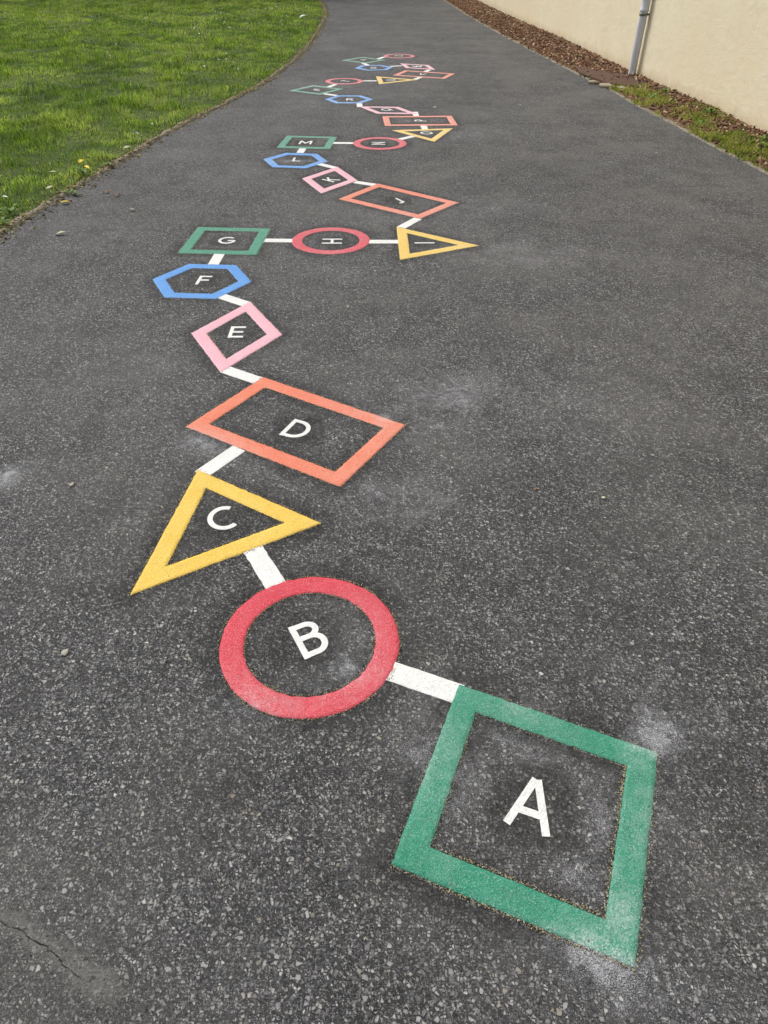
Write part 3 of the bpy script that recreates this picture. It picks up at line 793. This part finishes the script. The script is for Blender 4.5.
for i in range(len(sl)):
    ax, ay = sl[i]; bx, by_ = sl[(i + 1) % len(sl)]; ins &= ((bx - ax) * (y - ay) - (by_ - ay) * (x - ax)) < 0
keep = ~ins | (rng.random(n) < .06)
near = y < 10.1
keep &= ~near | (rng.random(n) < np.clip(.62 + .9 * u ** 1.6 + .5 * (fbm(x * 4, y * 4, 151, 3) - .5), 0, 1))
keep &= rng.random(n) < np.clip(u * 6, .40, 1)
x, y, u = x[keep], y[keep], u[keep]; n = len(x)
sz = rng.uniform(.008, .021, n) * np.where(y > 10.2, 1.1, .85)
z = bed_z(x, y) + sz * .35 + rng.random(n) * .012
ins = np.ones(n, bool)
for i in range(len(sl)):
    ax, ay = sl[i]; bx, by_ = sl[(i + 1) % len(sl)]; ins &= ((bx - ax) * (y - ay) - (by_ - ay) * (x - ax)) < 0
z = np.where(ins, .045 + sz * .3, z)
tag(chips('bark_chips', x, y, z, sz, CT[rng.choice(7, n, p=[.26, .2, .18, .1, .14, .05, .07])] * rng.uniform(.75, 1.2, (n, 1))), 'reddish brown chips covering the bed under the wall', 'chips', kind='stuff')

# crumbs of dead leaf and grit along the lawn edge
n = 13000; y = 3.5 + 24 * rng.random(n) ** 1.2; off = rng.normal(-0.01, .075, n); x = left_x(y) + off
ok = (off > -.16) & (rng.random(n) < np.exp(-np.abs(off + .02) / .06) * (.3 + .9 * fbm(x * 5, y * 2, 161, 2))); x, y = x[ok], y[ok]; n = len(x)
LT = np.array([lin(126, 110, 78)[:3], lin(158, 142, 100)[:3], lin(92, 78, 56)[:3], lin(176, 160, 108)[:3], lin(130, 122, 66)[:3]])
tag(chips('leaf_litter', x, y, np.where(x < left_x(y), .016, .003) + .002, rng.uniform(.004, .013, n), LT[rng.choice(5, n)] * rng.uniform(.7, 1.2, (n, 1)), .15), 'brown crumbs of dead leaf along the edge of the lawn', 'litter', kind='stuff')

def leaf_mesh(name, l, w, curl, notch=0.0):
    V = []; F = []; N = 8
    for i in range(N + 1):
        t = i / N; ww = w * math.sin(math.pi * min(1, t * .93 + .05)) ** .8 * (1 - .25 * t); zc = curl * math.sin(math.pi * t) * l
        for s in (-1, -.5, 0, .5, 1):
            V.append(((t - .5) * l, s * ww / 2 * (1 + notch * math.sin(t * 22)), zc + abs(s) * w * .16 + .002))
        if i:
            o = 5 * (i - 1)
            for j in range(4): F.append((o + j, o + j + 1, o + j + 6, o + j + 5)[::-1])
    return pymesh(name, V, F, True)
LEAVES = [
    (-2.326, 5.286, .055, .030, 'yleaf', 25, 'yellow fallen leaf lying at the lawn edge, lowest of the yellow ones'),
    (-2.50, 6.20, .050, .030, 'yleaf', 70, 'yellow leaf standing in the grass near the lawn edge'),
    (-2.403, 6.035, .045, .026, 'yleaf', -30, 'small yellow leaf on the soil right beside another yellow leaf'),
    (-2.60, 5.828, .052, .036, 'pleaf', 10, 'pale leaf lying on the grass left of the yellow leaves'),
    (-2.115, 4.62, .055, .026, 'pleaf', 15, 'pale curled leaf on the asphalt, nearest the camera by the lawn'),
    (-2.303, 5.48, .060, .026, 'gleaf', 12, 'dull green fallen leaf at the lawn edge above a yellow leaf'),
    (-2.48, 5.456, .050, .026, 'pleaf', 40, 'pale dry leaf in the short grass beside the lowest yellow leaf'),
    (-2.70, 5.171, .040, .032, 'petal', 0, 'whitish round leaf in the grass at the left border of the photo'),
    (-2.112, 5.566, .040, .022, 'bleaf', 5, 'brown dry leaf on the asphalt beside the lawn edge'),
    (-2.006, 5.491, .048, .016, 'bleaf', 65, 'narrow brown leaf on the asphalt, farther from the lawn than the other brown one'),
    (-1.80, 5.132, .036, .022, 'pebble', 0, 'pale grey scrap of leaf on the open asphalt near the lawn'),
    (-2.27, 6.702, .055, .03, 'pleaf', 30, 'pale leaf on the kerb below the white blossoms'),
    (0.55, 8.926, .030, .02, 'petal', 20, 'white petal on the asphalt above the orange P rectangle'),
    (0.540, 1.952, .014, .007, 'bleaf', 30, 'tiny tan leaf scrap on the open asphalt right of the C triangle'),
    (0.772, 1.903, .014, .009, 'pleaf', 30, 'tiny pale leaf scrap on the open asphalt right of the D rectangle'),
    (-1.802, 18.416, .14, .10, 'petal', 20, 'large white leaf lying in the far grass by the bend of the path'),
]
for x, y, l, w, m, t, lab in LEAVES:
    on_lawn = x < float(left_x(y)) - .02
    o = link('fallen_leaf', leaf_mesh('fallen_leaf', l * 1.3, w * 1.45, .12, .12), M[m], None, (x, y, float(lawn_z(x, y)) + .06 if on_lawn else (.024 if x < float(left_x(y)) + .01 and y < 9 and x < -1.9 else .003)))
    o.rotation_euler = (random.uniform(-.15, .15), random.uniform(-.2, .2), R(t))
    tag(o, lab, 'leaf', 'fallen leaves and petals')

PEB = [(-0.878, 1.212, .011, 'pale oval pebble on the asphalt left of the red B circle'),
       (-1.122, 1.966, .011, 'small pale pebble on the asphalt left of the yellow C triangle'),
       (-0.197, 3.516, .010, 'white pebble on the open asphalt right of the pink E diamond'),
       (1.30, 4.1, .009, 'small white pebble on the asphalt far right of the yellow I triangle'),
       (1.54, 9.131, .014, 'white pebble on the asphalt right of the orange P rectangle'),
       (2.248, 7.406, .014, 'white pebble on the asphalt near the weedy verge'),
       (2.45, 6.9, .012, 'pale pebble on the asphalt nearest the verge at the right border')]
for i, (x, y, r, lab) in enumerate(PEB):
    o = link('pebble', lump('pebble', (r * 1.2, r * .7, r * .35), 60 + i), M['pebble'], None, (x, y, r * .25)); o.rotation_euler.z = random.random() * 6
    tag(o, lab, 'pebble', 'loose pebbles on the path')

# daisies
def daisy_mesh(r):
    V = []; F = []
    for i in range(11):
        a = 6.283 * i / 11; c, s = math.cos(a), math.sin(a)
        b = len(V); q = r * .20
        V += [(c * r * .25 - s * q * .5, s * r * .25 + c * q * .5, 0), (c * r * .25 + s * q * .5, s * r * .25 - c * q * .5, 0), (c * r + s * q, s * r - c * q, r * .25), (c * r - s * q, s * r + c * q, r * .25)]
        F.append((b, b + 1, b + 2, b + 3))
    b = len(V); V += [(0, 0, r * .22)] + [(r * .3 * math.cos(6.283 * i / 8), r * .3 * math.sin(6.283 * i / 8), .001) for i in range(8)]
    F += [(b, b + 1 + i, b + 1 + (i + 1) % 8) for i in range(8)]
    V2 = [(0.0012, 0, 0), (-.0012, 0, 0), (-.0012, 0, -.05), (.0012, 0, -.05)]; b = len(V); V += V2; F.append((b, b + 1, b + 2, b + 3))
    return pymesh('daisy', V, F)
DM = daisy_mesh(.013); DM.materials.append(M['petal'])
spots = [(-2.354, 7.295), (-2.445, 7.418), (-2.40, 7.36), (-2.312, 7.704), (-2.33, 7.25)]
CL = [(-2.15, 18.4, .5, 8), (-2.3, 17.18, .4, 7), (-2.46, 20.8, .5, 10), (-2.25, 21.09, .5, 6), (-2.93, 19.98, .5, 10), (-2.97, 18.35, .5, 9), (-2.93, 16.77, .6, 9), (-3.3, 17.71, .6, 8),
      (-3.8, 18.74, .8, 8), (-2.68, 12.59, .3, 5), (-2.2, 11.43, .25, 6), (-3.43, 15.72, .6, 6), (-2.54, 11.98, .3, 6), (-7.17, 18.55, 1.4, 8), (-5.22, 18.66, 1.2, 8), (-3.92, 12.54, .8, 4), (-4.33, 17.65, 1, 8), (-4.5, 20.5, 1.5, 14)]
for cx, cy, s, k in CL:
    spots += [(cx + random.gauss(0, s * .7), cy + random.gauss(0, s)) for _ in range(k)]
for x, y in spots:
    if x > float(left_x(y)) - .08: x = float(left_x(y)) - .08 - random.random() * .4
    o = bpy.data.objects.new('daisy', DM); COL.objects.link(o)
    sc = random.uniform(.65, 1.1) * (1.15 if y > 14 else 1.0)
    o.location = (x, y, float(lawn_z(x, y)) + random.uniform(.05, .075)); o.scale = (sc, sc, sc); o.rotation_euler = (random.uniform(-.4, .4), random.uniform(-.4, .4), random.random() * 6)
    near_ = y < 8
    tag(o, 'white daisy in the little clump at the lawn edge nearest the camera' if near_ else 'tiny white daisy dotted in the grass of the lawn farther off', 'daisy', 'daisies at the lawn edge' if near_ else 'daisies dotted over the far lawn')

# broad leaved weeds
def weed_mesh(seed, r, up):
    rr = random.Random(seed); V = []; F = []
    for i in range(rr.randint(8, 13)):
        a = rr.random() * 6.28; l = r * rr.uniform(.6, 1.1); w = l * .34; el = up * rr.uniform(.3, 1.0); c, s = math.cos(a), math.sin(a); b = len(V)
        for j in range(5):
            t = j / 4; ww = w * (.25, .8, 1, .75, .05)[j] / 2; d = l * t; z = .004 + l * el * math.sin(t * 2.2)
            V += [(c * d - s * ww, s * d + c * ww, z + ww * .2), (c * d + s * ww, s * d - c * ww, z + ww * .2)]
            if j: F.append((b + 2 * j - 2, b + 2 * j - 1, b + 2 * j + 1, b + 2 * j))
    return pymesh('weed_plant', V, F, True)
VW = [(3.50, 8.46, .12, .55, 'leafy dark green weed growing against the cream wall, largest under the wall'), (3.40, 9.75, .09, .6, 'low green weed between the chips just below the brown slab'),
      (3.55, 7.25, .10, .6, 'low green weed against the wall in the lower right of the verge'), (3.12, 9.45, .10, .5, 'pale green weed at the kerb just below the edging stones'),
      (3.22, 8.0, .09, .4, 'flat green weed in the middle of the verge grass'), (3.46, 6.95, .10, .5, 'green weed close to the right border of the photo'),
      (2.76, 11.0, .08, .5, 'small bright weed on the path side of the brown slab')]
LW = [(-2.45, 6.05, .07, .6, 'broad leaved weed among the yellow leaves at the lawn edge'), (-2.36, 5.50, .06, .5, 'flat weed on the kerb above the lowest yellow leaf'),
      (-2.60, 5.00, .08, .8, 'weed with long leaves in the lower left of the lawn edge'), (-2.55, 4.75, .06, .7, 'small weed at the left border where the lawn meets the asphalt'), (-2.33, 6.30, .06, .5, 'small weed on the kerb above the yellow leaves')]
for i, (x, y, r, up, lab) in enumerate(VW + LW):
    z = float(bed_z(x, y)) if x > 0 else float(lawn_z(x, y)) + .01
    o = link('weed_plant', weed_mesh(200 + i, r, up), M['gleaf'], None, (x, y, z)); tag(o, lab, 'weed', 'weeds along the edges of the path')

# ------------------------------------------------ trees added out of view to shade the far end
M['bark'] = simple('bark', lin(92, 80, 66), 0.95, 0.35, 14, 0.02)
M['foliage'] = attr_mat('foliage', 0.6, 0.35, 0.3)
def tree(x, y, h, r, seed, lab):
    rr = random.Random(seed); root = empty('added_shade_tree', (x, y, -.02)); tag(root, lab, 'tree', 'unseen trees added to shade the far end of the path')
    V = []; F = []
    def limb(p, q, r0, r1, n=8, seg=5):
        p, q = Vector(p), Vector(q); d = (q - p).normalized(); u = d.orthogonal().normalized(); v = d.cross(u); base = len(V); bend = Vector((rr.gauss(0, .1), rr.gauss(0, .1), 0)) * (q - p).length
        for j in range(seg + 1):
            t = j / seg; c = p.lerp(q, t) + bend * math.sin(t * math.pi); ra = r0 + (r1 - r0) * t
            for k_ in range(n):
                a = 6.283 * k_ / n; V.append(tuple(c + (u * math.cos(a) + v * math.sin(a)) * ra))
            if j:
                o = base + n * (j - 1)
                for k_ in range(n): F.append((o + k_, o + (k_ + 1) % n, o + n + (k_ + 1) % n, o + n + k_))
    limb((0, 0, 0), (rr.gauss(0, .2), rr.gauss(0, .2), h * .45), h * .032, h * .02)
    tips = []
    for i in range(9):
        a = 6.283 * i / 9 + rr.random() * .5; e = rr.uniform(.3, 1.2)
        t = (math.cos(a) * math.cos(e) * r * .8, math.sin(a) * math.cos(e) * r * .8, h * .45 + math.sin(e) * h * .42)
        limb((0, 0, h * rr.uniform(.28, .43)), t, h * .014, h * .004, 6); tips.append(t)
    link('trunk', pymesh('trunk', V, F, True), M['bark'], root)
    g = np.random.default_rng(seed); P = []
    for t in tips + [(0, 0, h * .75), (0, 0, h * .6)]:
        for _ in range(5):
            c = np.array(t) + g.normal(0, r * .22, 3); P.append(c + g.normal(0, r * .15, (130, 3)))
    P = np.concatenate(P); P = P[P[:, 2] > h * .25]; n = len(P)
    a = g.normal(0, 1, (n, 3)); a /= np.linalg.norm(a, axis=1)[:, None]; b = np.cross(a, g.normal(0, 1, (n, 3))); b /= np.linalg.norm(b, axis=1)[:, None]
    s_ = g.uniform(.07, .14, (n, 1)); VV = np.stack([P - a * s_, P + b * s_ * .5, P + a * s_, P - b * s_ * .5], 1).reshape(-1, 3)
    me = npmesh('crown', VV, np.arange(n * 4).reshape(-1, 4)); colattr(me, 'tint', np.repeat(np.array([[.06, .10, .02]]) * g.uniform(.6, 1.5, (n, 1)), 4, 0))
    link('crown', me, M['foliage'], root)
for a_ in ((-5.2, 29.2, 8.0, 3.2, 1, 'leafy tree standing in the lawn just past the bend of the path'), (-10.5, 30.5, 9, 3.8, 2, 'tall leafy tree in the middle of the row past the lawn'), (-16.5, 31.0, 9, 3.8, 3, 'leafy tree at the far left of the row past the lawn'), (-1.0, 37.5, 11, 4.2, 4, 'leafy tree on the right, between the bend of the path and the wall')):
    tree(*a_)

# ------------------------------------------------------------------ light and camera
w = bpy.data.worlds.new('World'); scene.world = w; w.use_nodes = True
nt = w.node_tree; bg = nt.nodes['Background']
sky = nt.nodes.new('ShaderNodeTexSky'); sky.sky_type = 'NISHITA'; sky.sun_disc = False
SUN_EL, SUN_AZ = 52.0, -48.0            # azimuth from +Y towards +X
sky.sun_elevation = R(SUN_EL); sky.sun_rotation = R(SUN_AZ); sky.dust_density = 6.0; sky.air_density = 1.0; sky.ozone_density = 1.0
hs = nt.nodes.new('ShaderNodeHueSaturation'); hs.inputs['Saturation'].default_value = 0.30
nt.links.new(sky.outputs[0], hs.inputs['Color']); nt.links.new(hs.outputs[0], bg.inputs['Color'])
bg.inputs['Strength'].default_value = 0.10
sun = bpy.data.lights.new('sun', 'SUN'); sun.energy = 1.3; sun.angle = R(18); sun.color = (1.0, .975, .94)
so = bpy.data.objects.new('sun', sun); COL.objects.link(so)
dv = Vector((math.sin(R(SUN_AZ)) * math.cos(R(SUN_EL)), math.cos(R(SUN_AZ)) * math.cos(R(SUN_EL)), math.sin(R(SUN_EL))))
so.rotation_euler = dv.to_track_quat('Z', 'Y').to_euler(); so.location = (-6, 6, 12)

cam = bpy.data.cameras.new('camera'); co = bpy.data.objects.new('camera', cam); COL.objects.link(co)
cam.sensor_fit = 'VERTICAL'; cam.sensor_height = 36.0; cam.lens = 692.77 / 1024 * 36.0
cam.clip_start = 0.05; cam.clip_end = 2000
co.location = (0, 0, 1.5312); co.rotation_euler = (R(90 - 40.0), 0, 0)
# slight roll about the viewing axis
co.rotation_mode = 'XYZ'
from mathutils import Matrix
co.matrix_world = Matrix.Translation((0, 0, 1.5312)) @ Matrix.Rotation(R(50.0), 4, 'X') @ Matrix.Rotation(R(CAM_ROLL := 0.319), 4, 'Z')
scene.camera = co
scene.view_settings.view_transform = 'Standard'; scene.view_settings.look = 'None'
scene.view_settings.exposure = 0.42; scene.view_settings.gamma = 1.0; scene.view_settings.use_curve_mapping = False
